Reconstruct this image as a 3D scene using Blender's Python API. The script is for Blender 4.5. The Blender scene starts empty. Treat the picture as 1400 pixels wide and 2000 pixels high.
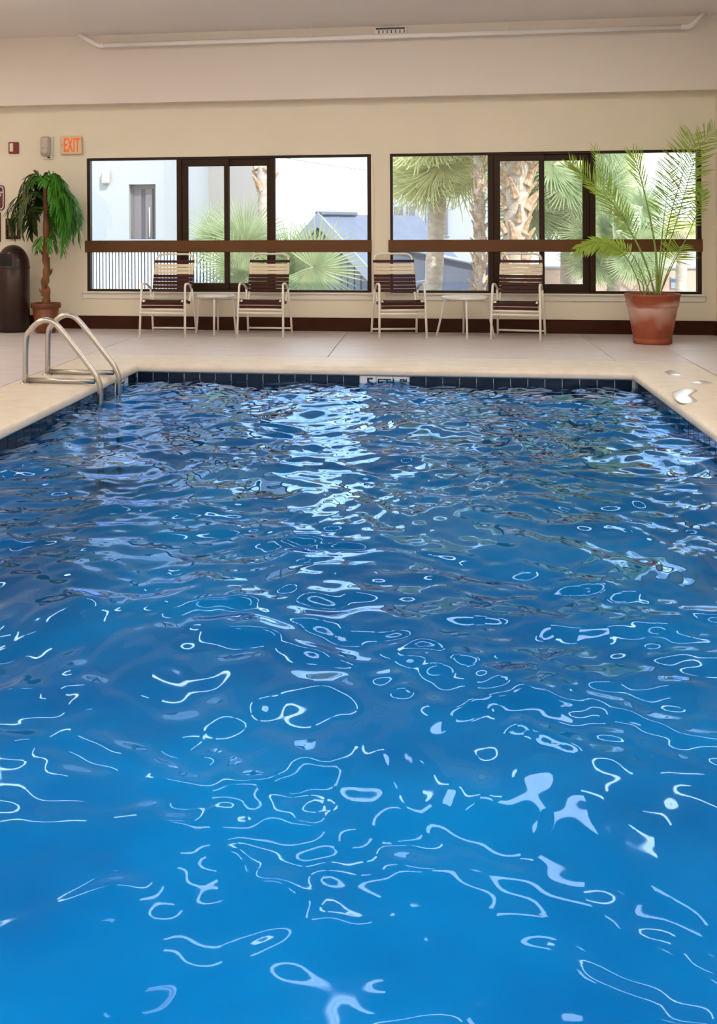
import bpy, math, random
import numpy as np
from mathutils import Vector, Matrix, Quaternion

scene = bpy.context.scene
COL = scene.collection
random.seed(7)
PI = math.pi

# ------------------------------------------------------------------ camera
H = 1.30
YAW, ROLL, FPX, PX, PY = 0.1633, -0.0045, 2200.0, 478.5, 444.3
FW = Vector((-math.sin(YAW), math.cos(YAW), 0))
_rt = Vector((math.cos(YAW), math.sin(YAW), 0)); _up = Vector((0, 0, 1))
RT = _rt * math.cos(ROLL) + _up * math.sin(ROLL)
UP = -_rt * math.sin(ROLL) + _up * math.cos(ROLL)
cam_data = bpy.data.cameras.new('camera')
cam = bpy.data.objects.new('camera', cam_data); COL.objects.link(cam)
M = Matrix((RT, UP, -FW)).transposed().to_4x4(); M.translation = (0, 0, H)
cam.matrix_world = M
cam_data.sensor_fit = 'HORIZONTAL'; cam_data.sensor_width = 36
cam_data.lens = FPX * 36 / 1400
cam_data.shift_x = (700 - PX) / 1400; cam_data.shift_y = (PY - 1000) / 1400
cam_data.clip_end = 300
scene.camera = cam

# ------------------------------------------------------------------ sky, sun, exposure
W = bpy.data.worlds.new('sky'); scene.world = W; W.use_nodes = True
nt = W.node_tree; nt.nodes.clear()
out = nt.nodes.new('ShaderNodeOutputWorld'); bg = nt.nodes.new('ShaderNodeBackground')
tc = nt.nodes.new('ShaderNodeTexCoord'); sp = nt.nodes.new('ShaderNodeSeparateXYZ'); rp = nt.nodes.new('ShaderNodeValToRGB')
nt.links.new(tc.outputs['Generated'], sp.inputs[0]); nt.links.new(sp.outputs['Z'], rp.inputs[0])
rp.color_ramp.elements[0].position = 0.0; rp.color_ramp.elements[0].color = (0.80, 0.90, 1.0, 1)
rp.color_ramp.elements[1].position = 0.6; rp.color_ramp.elements[1].color = (0.72, 0.85, 1.0, 1)
nt.links.new(rp.outputs[0], bg.inputs['Color']); bg.inputs['Strength'].default_value = 2.3
nt.links.new(bg.outputs[0], out.inputs[0])
sun_d = bpy.data.lights.new('sun', 'SUN'); sun_d.energy = 4.6; sun_d.color = (1, .95, .86); sun_d.angle = .01
sun = bpy.data.objects.new('sun', sun_d); COL.objects.link(sun)
sun.rotation_euler = Vector((-0.55, 0.65, -0.95)).to_track_quat('-Z', 'Y').to_euler()
scene.view_settings.view_transform = 'Standard'
scene.view_settings.look = 'None'
scene.view_settings.gamma = 1.0
scene.view_settings.use_curve_mapping = False
scene.view_settings.exposure = 0.65
scene.cycles.use_denoising = True
LAMP = 14.3                                   # radiance of the ceiling light diffusers

# ------------------------------------------------------------------ helpers
def at(px, py, Y):
    """point of the plane Y = const that the lens maps to photo pixel (px, py)"""
    d = FW + RT * ((px - PX) / FPX) - UP * ((py - PY) / FPX)
    t = Y / d.y
    return Vector((d.x * t, Y, d.z * t + H))

class MB:
    def __init__(s): s.v = []; s.f = []; s.sm = []
    def add(s, vs, fs, smooth=False):
        o = len(s.v); s.v += [tuple(v) for v in vs]
        s.f += [tuple(i + o for i in f) for f in fs]; s.sm += [smooth] * len(fs)
        return s
    def box(s, x0, x1, y0, y1, z0, z1, bev=0.0):
        b = min(bev, .45 * min(x1 - x0, y1 - y0, z1 - z0))
        if b <= 0:
            vs = [(x, y, z) for z in (z0, z1) for x, y in ((x0, y0), (x1, y0), (x1, y1), (x0, y1))]
            return s.add(vs, [(3, 2, 1, 0), (4, 5, 6, 7), (0, 1, 5, 4), (1, 2, 6, 5), (2, 3, 7, 6), (3, 0, 4, 7)])
        vs = []; fs = []
        def ring(z, i):
            return [(x0 + i, y0 + b, z), (x0 + b, y0 + i, z), (x1 - b, y0 + i, z), (x1 - i, y0 + b, z),
                    (x1 - i, y1 - b, z), (x1 - b, y1 - i, z), (x0 + b, y1 - i, z), (x0 + i, y1 - b, z)]
        for z, i in ((z0, b * .7), (z0 + b, 0), (z1 - b, 0), (z1, b * .7)): vs += ring(z, i)
        for k in range(3):
            for j in range(8):
                a = k * 8 + j; c = k * 8 + (j + 1) % 8
                fs.append((a, c, c + 8, a + 8))
        fs.append(tuple(range(7, -1, -1))); fs.append(tuple(range(24, 32)))
        return s.add(vs, fs)
    def tube(s, pts, r, n=10, cap=True, closed=False, smooth=True):
        pts = [Vector(p) for p in pts]; m = len(pts)
        rs = r if isinstance(r, (list, tuple)) else [r] * m
        T = []
        for i in range(m):
            if closed: t = pts[(i + 1) % m] - pts[i - 1]
            else: t = pts[min(i + 1, m - 1)] - pts[max(i - 1, 0)]
            T.append(t.normalized())
        u = T[0].orthogonal().normalized(); vs = []
        for i in range(m):
            u = (u - T[i] * u.dot(T[i])).normalized(); w = T[i].cross(u)
            for k in range(n):
                a = 2 * PI * k / n
                vs.append(pts[i] + (u * math.cos(a) + w * math.sin(a)) * rs[i])
        fs = []
        for i in range(m if closed else m - 1):
            j = (i + 1) % m
            for k in range(n):
                l = (k + 1) % n
                fs.append((i * n + k, i * n + l, j * n + l, j * n + k))
        s.add(vs, fs, smooth)
        if cap and not closed:
            o = len(s.v) - m * n
            s.f.append(tuple(o + k for k in range(n - 1, -1, -1))); s.sm.append(False)
            s.f.append(tuple(o + (m - 1) * n + k for k in range(n))); s.sm.append(False)
        return s
    def lathe(s, prof, c=(0, 0, 0), n=32, smooth=True, a0=0.0, a1=2 * PI):
        full = abs(a1 - a0 - 2 * PI) < 1e-6; m = n if full else n + 1
        vs = []
        for r, z in prof:
            for k in range(m):
                a = a0 + (a1 - a0) * k / n
                vs.append((c[0] + r * math.cos(a), c[1] + r * math.sin(a), c[2] + z))
        fs = []
        for i in range(len(prof) - 1):
            for k in range(n):
                l = (k + 1) % m
                fs.append((i * m + k, i * m + l, (i + 1) * m + l, (i + 1) * m + k))
        return s.add(vs, fs, smooth)
    def prism(s, poly, y0, y1, flip=False):
        """polygon in XZ extruded along Y"""
        n = len(poly)
        vs = [(x, y0, z) for x, z in poly] + [(x, y1, z) for x, z in poly]
        fs = [tuple(range(n)), tuple(range(2 * n - 1, n - 1, -1))]
        fs += [(i + n, (i + 1) % n + n, (i + 1) % n, i) for i in range(n)]
        return s.add(vs, fs)
    def mesh(s, name):
        me = bpy.data.meshes.new(name); me.from_pydata(s.v, [], s.f); me.update()
        me.polygons.foreach_set('use_smooth', s.sm)
        return me
    def build(s, name, m, parent=None, **kw):
        return link(name, s.mesh(name), m, parent, **kw)

def link(name, me, m, parent=None, **kw):
    if m is not None and not me.materials: me.materials.append(m)
    o = bpy.data.objects.new(name, me); COL.objects.link(o)
    if parent is not None: o.parent = parent
    for k, v in kw.items(): o[k] = v
    return o
def thing(name, label, cat, loc=(0, 0, 0), rz=0.0, group=None):
    o = bpy.data.objects.new(name, None); COL.objects.link(o); o.empty_display_size = .1
    o.location = loc; o.rotation_euler = (0, 0, rz)
    o['label'] = label; o['category'] = cat
    if group: o['group'] = group
    return o
def struct(name, loc=(0, 0, 0)):
    o = bpy.data.objects.new(name, None); COL.objects.link(o); o.location = loc; o['kind'] = 'structure'
    return o
def tag(o, label, cat, group=None, kind=None):
    o['label'] = label; o['category'] = cat
    if group: o['group'] = group
    if kind: o['kind'] = kind
    return o
def copy_thing(root, loc, rz, label, group=None):
    r = root.copy(); COL.objects.link(r); r.location = loc; r.rotation_euler = (0, 0, rz); r['label'] = label
    if group: r['group'] = group
    for ch in list(root.children):
        c = ch.copy(); COL.objects.link(c); c.parent = r
        for g in list(ch.children):
            d = g.copy(); COL.objects.link(d); d.parent = c
    return r
def bez(a, b, c, n=6):
    a, b, c = Vector(a), Vector(b), Vector(c)
    return [a * (1 - t) ** 2 + b * 2 * t * (1 - t) + c * t * t for t in [i / n for i in range(n + 1)]]
def spline(P, n=6):
    P = [Vector(p) for p in P]; Q = [2 * P[0] - P[1]] + P + [2 * P[-1] - P[-2]]; R = []
    for i in range(1, len(Q) - 2):
        for k in range(n):
            t = k / n; p0, p1, p2, p3 = Q[i - 1:i + 3]
            R.append(.5 * (2 * p1 + (p2 - p0) * t + (2 * p0 - 5 * p1 + 4 * p2 - p3) * t * t + (3 * p1 - p0 - 3 * p2 + p3) * t ** 3))
    R.append(P[-1]); return R
def rounded(pts, r, n=5):
    """polyline with rounded corners"""
    P = [Vector(p) for p in pts]; R = [P[0]]
    for i in range(1, len(P) - 1):
        a = (P[i - 1] - P[i]); b = (P[i + 1] - P[i]); d = min(r, a.length * .49, b.length * .49)
        R += bez(P[i] + a.normalized() * d, P[i], P[i] + b.normalized() * d, n)
    R.append(P[-1]); return R

def text_mesh(txt, size, depth=.002, sx=1.0, shear=0.0):
    cu = bpy.data.curves.new('lettering', 'FONT'); cu.body = txt; cu.size = size; cu.extrude = depth
    cu.align_x = 'CENTER'; cu.align_y = 'CENTER'; cu.shear = shear; cu.offset = size * .012
    o = bpy.data.objects.new('lettering_tmp', cu); COL.objects.link(o)
    dg = bpy.context.evaluated_depsgraph_get(); dg.update()
    me = bpy.data.meshes.new_from_object(o.evaluated_get(dg))
    bpy.data.objects.remove(o); bpy.data.curves.remove(cu)
    me.transform(Matrix.Rotation(PI / 2, 4, 'X') @ Matrix.Diagonal((sx, 1, 1, 1)))
    me.materials.clear(); me.name = 'lettering'
    return me

# ------------------------------------------------------------------ materials
def mat(name, c, rough=.5, metal=0.0, c2=None, scale=8.0, bump=0.0, bscale=60.0, detail=4.0, spec=.5, coords='Object', stretch=(1, 1, 1), emit=None, trans_l=0.0):
    m = bpy.data.materials.new(name); m.use_nodes = True; t = m.node_tree; b = t.nodes['Principled BSDF']
    b.inputs['Base Color'].default_value = (*c, 1); b.inputs['Roughness'].default_value = rough
    b.inputs['Metallic'].default_value = metal; b.inputs['Specular IOR Level'].default_value = spec
    if c2 is not None or bump:
        co = t.nodes.new('ShaderNodeTexCoord'); mp = t.nodes.new('ShaderNodeMapping'); mp.inputs['Scale'].default_value = stretch
        t.links.new(co.outputs[coords], mp.inputs[0])
    if c2 is not None:
        n = t.nodes.new('ShaderNodeTexNoise'); n.inputs['Scale'].default_value = scale; n.inputs['Detail'].default_value = detail
        t.links.new(mp.outputs[0], n.inputs['Vector'])
        r = t.nodes.new('ShaderNodeValToRGB'); r.color_ramp.elements[0].position = .35; r.color_ramp.elements[1].position = .65
        r.color_ramp.elements[0].color = (*c, 1); r.color_ramp.elements[1].color = (*c2, 1)
        t.links.new(n.outputs['Fac'], r.inputs[0]); t.links.new(r.outputs[0], b.inputs['Base Color'])
    if bump:
        n2 = t.nodes.new('ShaderNodeTexNoise'); n2.inputs['Scale'].default_value = bscale; n2.inputs['Detail'].default_value = 3
        t.links.new(mp.outputs[0], n2.inputs['Vector'])
        bp = t.nodes.new('ShaderNodeBump'); bp.inputs['Strength'].default_value = bump; bp.inputs['Distance'].default_value = .01
        t.links.new(n2.outputs['Fac'], bp.inputs['Height']); t.links.new(bp.outputs[0], b.inputs['Normal'])
    if emit:
        b.inputs['Emission Color'].default_value = (*emit[:3], 1); b.inputs['Emission Strength'].default_value = emit[3]
    return m

def leaf_mat(name, c, c2, tl=.35, rough=.5):
    m = mat(name, c, rough, c2=c2, scale=3.0)
    t = m.node_tree; b = t.nodes['Principled BSDF']; o = t.nodes['Material Output']
    tr = t.nodes.new('ShaderNodeBsdfTranslucent'); mx = t.nodes.new('ShaderNodeMixShader'); mx.inputs[0].default_value = tl
    src = b.inputs['Base Color'].links[0].from_socket
    t.links.new(src, tr.inputs['Color']); t.links.new(b.outputs[0], mx.inputs[1]); t.links.new(tr.outputs[0], mx.inputs[2])
    t.links.new(mx.outputs[0], o.inputs[0]); return m

M_WALL = mat('wall_paint', (.76, .68, .54), .7, c2=(.78, .70, .56), scale=1.5, bump=.05, bscale=120)
M_BULK = mat('bulkhead_paint', (.75, .675, .60), .6, bump=.03, bscale=120)
M_CEIL = mat('ceiling_paint', (.80, .745, .71), .8)
M_DECK = mat('deck_concrete', (.62, .55, .545), .42, c2=(.68, .605, .59), scale=5, bump=.12, bscale=90)
M_GROUT = mat('joint', (.36, .31, .3), .9)
M_COPE = mat('coping_concrete', (.68, .59, .48), .45, c2=(.75, .665, .555), scale=7, bump=.1, bscale=110)
M_BASE = mat('baseboard_brown', (.035, .008, .003), .45, c2=(.048, .012, .004), scale=6, spec=.15)
M_FRAME = mat('bronze_frame', (.030, .012, .004), .4, spec=.2)
M_RAIL = mat('bronze_rail', (.125, .048, .012), .4, spec=.25)
M_TRIM = mat('white_trim', (.74, .70, .62), .5)
M_PIPE = mat('white_pipe', (.90, .87, .84), .18)
M_TILE = mat('navy_tile', (.006, .010, .022), .12, c2=(.006, .014, .036), scale=9, spec=.3)
M_TILEW = mat('white_tile', (.75, .76, .74), .2)
M_GR = mat('tile_grout', (.55, .58, .56), .8)
M_BLACK = mat('black_lettering', (.008, .008, .012), .4)
M_SHELL = mat('pool_plaster', (.26, .37, .46), .7, c2=(.50, .59, .64), scale=.8, detail=3)
M_SHELLW = mat('brightened_wall_plaster', (.62, .74, .80), .7, c2=(.70, .80, .84), scale=1.2)  # paler than the floor: brightness painted in where little light reaches
M_STEEL = mat('brushed_steel', (.50, .465, .43), .24, metal=.9)
M_CHAIR = mat('white_powder_coat', (.84, .79, .70), .35)
M_STRAP_B = mat('brown_vinyl', (.050, .010, .006), .42, spec=.2)
M_STRAP_C = mat('cream_vinyl', (.74, .63, .45), .42)
M_TABLE = mat('white_table', (.82, .78, .72), .3)
M_TERRA = mat('terracotta', (.33, .075, .028), .6, c2=(.26, .055, .022), scale=6, bump=.15)
M_SOIL = mat('soil', (.05, .03, .02), .95, bump=.6, bscale=60)
M_GLAZE = mat('brown_terracotta', (.19, .050, .012), .35, c2=(.12, .028, .008), scale=6)
M_TRUNK = mat('silk_tree_trunk', (.085, .028, .009), .7, c2=(.26, .10, .03), scale=9, bump=.5, bscale=40, stretch=(1, 1, .5))
M_CAN = mat('brown_can', (.030, .012, .009), .3, spec=.4)
M_CANIN = mat('can_opening', (.006, .005, .005), .8)
M_RED = mat('alarm_red', (.20, .008, .008), .4)
M_LENS = mat('strobe_lens', (.75, .65, .5), .2)
M_GREY = mat('strobe_plastic', (.46, .40, .33), .45)
M_CHROME = mat('reflector', (.8, .78, .74), .12, metal=.9)
M_SIGNB = mat('exit_sign_body', (.74, .55, .34), .5)
M_EXIT = mat('exit_letter', (.85, .12, .01), .5, emit=(1, .13, .01, .12))
M_MAROON = mat('sign_maroon', (.10, .004, .008), .4)
M_WHITE = mat('white_print', (.78, .76, .74), .5)
M_VENTD = mat('vent_dark', (.10, .08, .06), .6)
M_FROND_IN = leaf_mat('palm_frond', (.26, .42, .04), (.42, .56, .09), .45)
M_STALK = mat('palm_stalk', (.20, .30, .04), .5, c2=(.28, .36, .08), scale=10)
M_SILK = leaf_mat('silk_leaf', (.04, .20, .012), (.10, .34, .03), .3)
M_SILK2 = leaf_mat('shaded_silk_leaf', (.022, .055, .010), (.10, .13, .035), .3)  # darker leaves paint the shaded left side of the crown
M_STUCCO = mat('white_stucco', (.31, .325, .34), .8, c2=(.28, .30, .325), scale=.6)
M_STUCCOG = mat('grey_stucco', (.27, .26, .26), .8)
M_FENCE = mat('white_metal', (.62, .67, .74), .5)
M_FENCEB = mat('grey_blue_panel', (.06, .10, .16), .6)
M_DOOR = mat('bronze_door', (.13, .12, .135), .35)
M_DOORD = mat('door_gap', (.05, .05, .07), .4)
M_ROOF = mat('slate_blue_roof', (.075, .095, .15), .6, c2=(.095, .115, .17), scale=4)
M_FASCIA = mat('pale_fascia', (.24, .28, .36), .5)
M_GABLE = mat('gable_siding', (.20, .225, .28), .7)
M_PINK = mat('pink_wall', (.46, .32, .26), .8)
M_GROUND = mat('courtyard_ground', (.40, .39, .36), .9, c2=(.34, .32, .30), scale=2)
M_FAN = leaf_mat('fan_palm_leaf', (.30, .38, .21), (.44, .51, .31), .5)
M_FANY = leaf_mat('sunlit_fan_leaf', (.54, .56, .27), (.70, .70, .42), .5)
M_PTRUNK = mat('palm_trunk', (.34, .27, .22), .85, c2=(.48, .42, .36), scale=5, bump=.5, bscale=20, stretch=(1, 1, 3))
M_BOOT = mat('palm_boot', (.27, .16, .09), .8, c2=(.46, .34, .24), scale=6)
M_HOUSING = mat('light_housing', (.8, .8, .78), .4)
M_FILL = mat('fill_panel_glow', (.8, .8, .8), .4, emit=(1.0, .93, .84, LAMP * .56))
M_DIFF = mat('light_diffuser', (.8, .8, .8), .4, emit=(1.0, .92, .82, LAMP * .75))

def glass_mat():
    m = bpy.data.materials.new('window_glass'); m.use_nodes = True; t = m.node_tree; t.nodes.clear()
    o = t.nodes.new('ShaderNodeOutputMaterial'); tr = t.nodes.new('ShaderNodeBsdfTransparent'); gl = t.nodes.new('ShaderNodeBsdfGlossy')
    tr.inputs[0].default_value = (.985, .995, .99, 1); gl.inputs['Roughness'].default_value = .02
    fr = t.nodes.new('ShaderNodeFresnel'); fr.inputs[0].default_value = 1.5
    mx = t.nodes.new('ShaderNodeMixShader')
    t.links.new(fr.outputs[0], mx.inputs[0]); t.links.new(tr.outputs[0], mx.inputs[1]); t.links.new(gl.outputs[0], mx.inputs[2])
    t.links.new(mx.outputs[0], o.inputs[0]); return m
M_GLASS = glass_mat()

def water_mat(tint, ior):
    m = bpy.data.materials.new('pool_water'); m.use_nodes = True; t = m.node_tree; t.nodes.clear()
    o = t.nodes.new('ShaderNodeOutputMaterial'); tr = t.nodes.new('ShaderNodeBsdfTransparent'); gl = t.nodes.new('ShaderNodeBsdfGlossy')
    tr.inputs[0].default_value = (*tint, 1); gl.inputs['Roughness'].default_value = .03; gl.inputs[0].default_value = (.41, .61, 1, 1)
    fr = t.nodes.new('ShaderNodeFresnel'); fr.inputs[0].default_value = ior
    ma = t.nodes.new('ShaderNodeMath'); ma.operation = 'MULTIPLY_ADD'; ma.inputs[1].default_value = 4.8; ma.inputs[2].default_value = .42
    mm = t.nodes.new('ShaderNodeMath'); mm.operation = 'MULTIPLY'; mm.use_clamp = True
    t.links.new(fr.outputs[0], ma.inputs[0]); t.links.new(ma.outputs[0], mm.inputs[0]); t.links.new(fr.outputs[0], mm.inputs[1])
    mx = t.nodes.new('ShaderNodeMixShader')
    t.links.new(mm.outputs[0], mx.inputs[0]); t.links.new(tr.outputs[0], mx.inputs[1]); t.links.new(gl.outputs[0], mx.inputs[2])
    t.links.new(mx.outputs[0], o.inputs[0]); return m
M_WATER = water_mat((.05, .645, 1.0), 1.33)

# ------------------------------------------------------------------ room shell
D = 13.944                                   # inner face of the wall with the windows
CZ = 3.73                                    # ceiling height
XL, XR, YF, YN = -2.78, 1.78, 10.52, 0.35    # pool edges (coping lip)
XLo, XRo, YFo, YNo = -3.50, 2.445, 11.27, -.25
RX0, RX1, RY0 = -7.4, 3.30, -4.0
W1 = (-4.353, -.721, .490, 2.195); W2 = (-.491, 3.144, .490, 2.199)

def S(o): o['kind'] = 'structure'; return o
b = MB()
xs = [RX0 - .2, W1[0], W1[1], W2[0], W2[1], RX1 + .2]
zb, zt = .490, 2.197
b.box(xs[0], xs[5], D, D + .16, -.3, zb); b.box(xs[0], xs[5], D, D + .16, zt, CZ + .2)
for i in (0, 2, 4): b.box(xs[i], xs[i + 1], D, D + .16, zb, zt)
S(b.build('wall_back', M_WALL))
S(MB().box(RX0 - .2, RX0, RY0, D, -.3, CZ + .2).build('wall_left', M_WALL))
S(MB().box(RX1, RX1 + .2, RY0, D, -.3, CZ + .2).build('wall_right', M_WALL))
S(MB().box(RX0 - .2, RX1 + .2, RY0 - .2, RY0, -.3, CZ + .2).build('wall_front', M_WALL))
S(MB().box(RX0 - .2, RX1 + .2, RY0, D, CZ, CZ + .2).build('ceiling', M_CEIL))
S(MB().box(RX0, RX1, D - .22, D, 2.87, CZ).build('wall_upper', M_BULK))
# baseboard
S(MB().box(RX0, RX1, D - .022, D, .012, .178, .004).build('baseboard_back', M_BASE))
S(MB().box(RX1 - .022, RX1, 2.0, D - .022, .012, .178, .004).build('baseboard_right', M_BASE))

# floor: deck slabs with open joints between them
fl = struct('floor')
b = MB()
for x0, x1, y0, y1 in ((RX0, XLo + .1, RY0, D), (XRo - .1, RX1, RY0, D), (XLo + .1, XRo - .1, YFo - .1, D), (XLo + .1, XRo - .1, RY0, YNo + .1)):
    b.box(x0, x1, y0, y1, -.3, -.03)
b.build('floor_bed', M_GROUT, fl)
J = .003
def slab(x0, x1, y0, y1):
    MB().box(x0 + J, x1 - J, y0 + J, y1 - J, -.03, 0, .004).build('slab', M_DECK, fl)
fx = [RX0, -5.3, XLo, -1.025, 1.753, XRo, RX1]
for i in range(6): slab(fx[i], fx[i + 1], YFo, D)
fy = [RY0, -1.2, 1.2, 3.7, 6.2, 8.75, YFo]
for i in range(6):
    slab(RX0, -5.3, fy[i], fy[i + 1]); slab(-5.3, XLo, fy[i], fy[i + 1]); slab(XRo, RX1, fy[i], fy[i + 1])
for i in range(2, 5): slab(fx[i], fx[i + 1], RY0, YNo)

# coping: one cast bullnose ring round the pool
def ring_sweep(prof, name, m, corner=.05):
    """prof: list of (offset outward from lip, z)"""
    b = MB(); vs = []; n = len(prof)
    for off, z in prof:
        vs += [(XL - off * (XL - XLo) / .73, YN - off * (YN - YNo) / .73, z), (XR + off * (XRo - XR) / .73, YN - off * (YN - YNo) / .73, z),
               (XR + off * (XRo - XR) / .73, YF + off * (YFo - YF) / .73, z), (XL - off * (XL - XLo) / .73, YF + off * (YFo - YF) / .73, z)]
    fs = []
    for i in range(n - 1):
        for k in range(4):
            l = (k + 1) % 4
            fs.append((i * 4 + k, i * 4 + l, (i + 1) * 4 + l, (i + 1) * 4 + k))
    b.add(vs, fs, True)
    me = b.mesh(name)
    return link(name, me, m)
prof = [(.07, -.30), (.07, -.085), (.012, -.085), (.004, -.080), (0, -.07), (0, -.045), (.008, -.022), (.025, -.006), (.05, .002), (.075, .005), (.12, .006), (.66, .004), (.70, .002), (.73 - .006, -.004), (.73 - .006, -.03)]
cope = S(ring_sweep(prof, 'pool_coping', M_COPE))
md = cope.modifiers.new('edge', 'EDGE_SPLIT'); md.split_angle = math.radians(60)

# pool shell and waterline tiles
PD = -.95
ps = struct('pool_shell')
xa, xb, ya, yb = XL - .035, XR + .035, YN - .03, YF + .035
b = MB()
b.box(xa - .1, xa, ya - .1, yb + .1, PD, -.3); b.box(xb, xb + .1, ya - .1, yb + .1, PD, -.3)
b.box(xa, xb, ya - .1, ya, PD, -.3); b.box(xa, xb, yb, yb + .1, PD, -.3)
b.build('pool_wall', M_SHELLW, ps); b = MB()
b.box(xa, xb, ya, yb, PD - .1, PD); b.build('pool_floor', M_SHELL, ps); b = MB()
b.box(xa - .1, xa, ya - .1, yb + .1, -.3, -.088); b.box(xb, xb + .1, ya - .1, yb + .1, -.3, -.088)
b.box(xa, xb, ya - .1, ya, -.3, -.088); b.box(xa, xb, yb, yb + .1, -.3, -.088)
b.build('pool_rim', M_SHELLW, ps)
P6 = .1524; g = .0035
gb = MB(); z0, z1 = -.24, -.089
gb.box(xa, xb, yb - .006, yb, z0, z1); gb.box(xa, xa + .006, ya, yb, z0, z1); gb.box(xb - .006, xb, ya, yb, z0, z1)
gb.build('tile_grout', M_GR, ps)
tile_x = MB().box(-P6 / 2 + g, P6 / 2 - g, -.007, 0, -P6 / 2 + g, P6 / 2 - g, .002).mesh('tile'); tile_x.materials.append(M_TILE)
tile_w = tile_x.copy(); tile_w.materials.clear(); tile_w.materials.append(M_TILEW)
zc = -.089 - P6 / 2 + .002
mx_ = -.43                                    # middle of the three white depth-marker tiles
n0 = int((mx_ - xa) / P6); nx = 0
for k in range(-n0, int((xb - mx_) / P6) + 1):
    x = mx_ + k * P6
    if x - P6 / 2 < xa or x + P6 / 2 > xb: continue
    white = abs(k) <= 1
    o = link('tile', tile_w if white else tile_x, None, ps); o.location = (x, yb - .006, zc)
    if white: o['label'] = 'white depth-marker tile'
for side in (0, 1):
    k = 0; y = yb - .012 - P6 / 2
    while y > 4.0:
        white = side == 0 and k in (2, 3, 4)
        o = link('tile', tile_w if white else tile_x, None, ps)
        o.rotation_euler = (0, 0, PI / 2 if side == 0 else -PI / 2)
        o.location = (xa + .006 if side == 0 else xb - .006, y, zc)
        if white: o['label'] = 'white depth-marker tile'
        y -= P6; k += 1
# depth marking, cut off by the water
for txt, sx, size, dx in (('5', 1.25, .13, -.135), ('FT', 1.05, .115, -.005), ('1.5', .9, .115, .12), ('M', .8, .06, .19)):
    o = link('lettering', text_mesh(txt, size, .001, sx), M_BLACK, ps)
    o.location = (mx_ + dx, yb - .0145, zc + (.03 if txt == 'M' else .006))
for txt, size, dy in (('5', .13, .15), ('FT', .115, -.03)):
    o = link('lettering', text_mesh(txt, size, .001, 1.1), M_BLACK, ps)
    o.rotation_euler = (0, 0, PI / 2); o.location = (xa + .0145, yb - .012 - P6 * 3.5 + dy * -1, zc)

# ------------------------------------------------------------------ water surface
def water():
    rng = np.random.default_rng(11)
    WZ = -.142
    nx, ny = 330, 760
    x = np.linspace(xa + .008, xb - .008, nx); y = np.linspace(ya + .002, yb - .008, ny)
    X, Y = np.meshgrid(x, y); Z = np.zeros_like(X)
    # warped coordinates keep crests from lining up
    U = X + .07 * np.sin(2.1 * Y + 1.3 * X) + .05 * np.sin(4.3 * X - 2.2 * Y + 1)
    V = Y + .08 * np.sin(1.7 * X + 2.4 * Y + 2) + .04 * np.sin(5.1 * Y + 3.1 * X)
    for L0, L1, n, slope in ((.9, 1.6, 10, .030), (.38, .8, 22, .066), (.17, .34, 26, .082), (.085, .15, 22, .055)):
        for _ in range(n):
            L = rng.uniform(L0, L1); a = rng.uniform(0, 2 * PI); ph = rng.uniform(0, 2 * PI); k = 2 * PI / L
            A = slope / k * math.sqrt(2 / n)
            s = np.sin(k * (U * math.cos(a) + V * math.sin(a)) + ph)
            Z += A * s
    # calmer in the foreground, livelier towards the far windows
    gust = .62 + .43 * np.clip((Y - 2.3) / 1.8, 0, 1)
    Z = Z * gust + WZ
    co = np.stack([X, Y, Z], -1).reshape(-1, 3)
    i = (np.arange(ny - 1)[:, None] * nx + np.arange(nx - 1)[None, :]).ravel()
    q = np.stack([i, i + 1, i + nx + 1, i + nx], -1)
    me = bpy.data.meshes.new('pool_water')
    me.vertices.add(len(co)); me.vertices.foreach_set('co', co.ravel())
    me.loops.add(q.size); me.loops.foreach_set('vertex_index', q.ravel().astype(np.int32))
    me.polygons.add(len(q)); me.polygons.foreach_set('loop_start', np.arange(0, q.size, 4, dtype=np.int32))
    me.polygons.foreach_set('use_smooth', np.ones(len(q), dtype=bool))
    me.update(calc_edges=True)
    o = link('pool_water', me, M_WATER)
    tag(o, 'rippled bright blue water filling the swimming pool', 'water', kind='stuff')
water()

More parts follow.
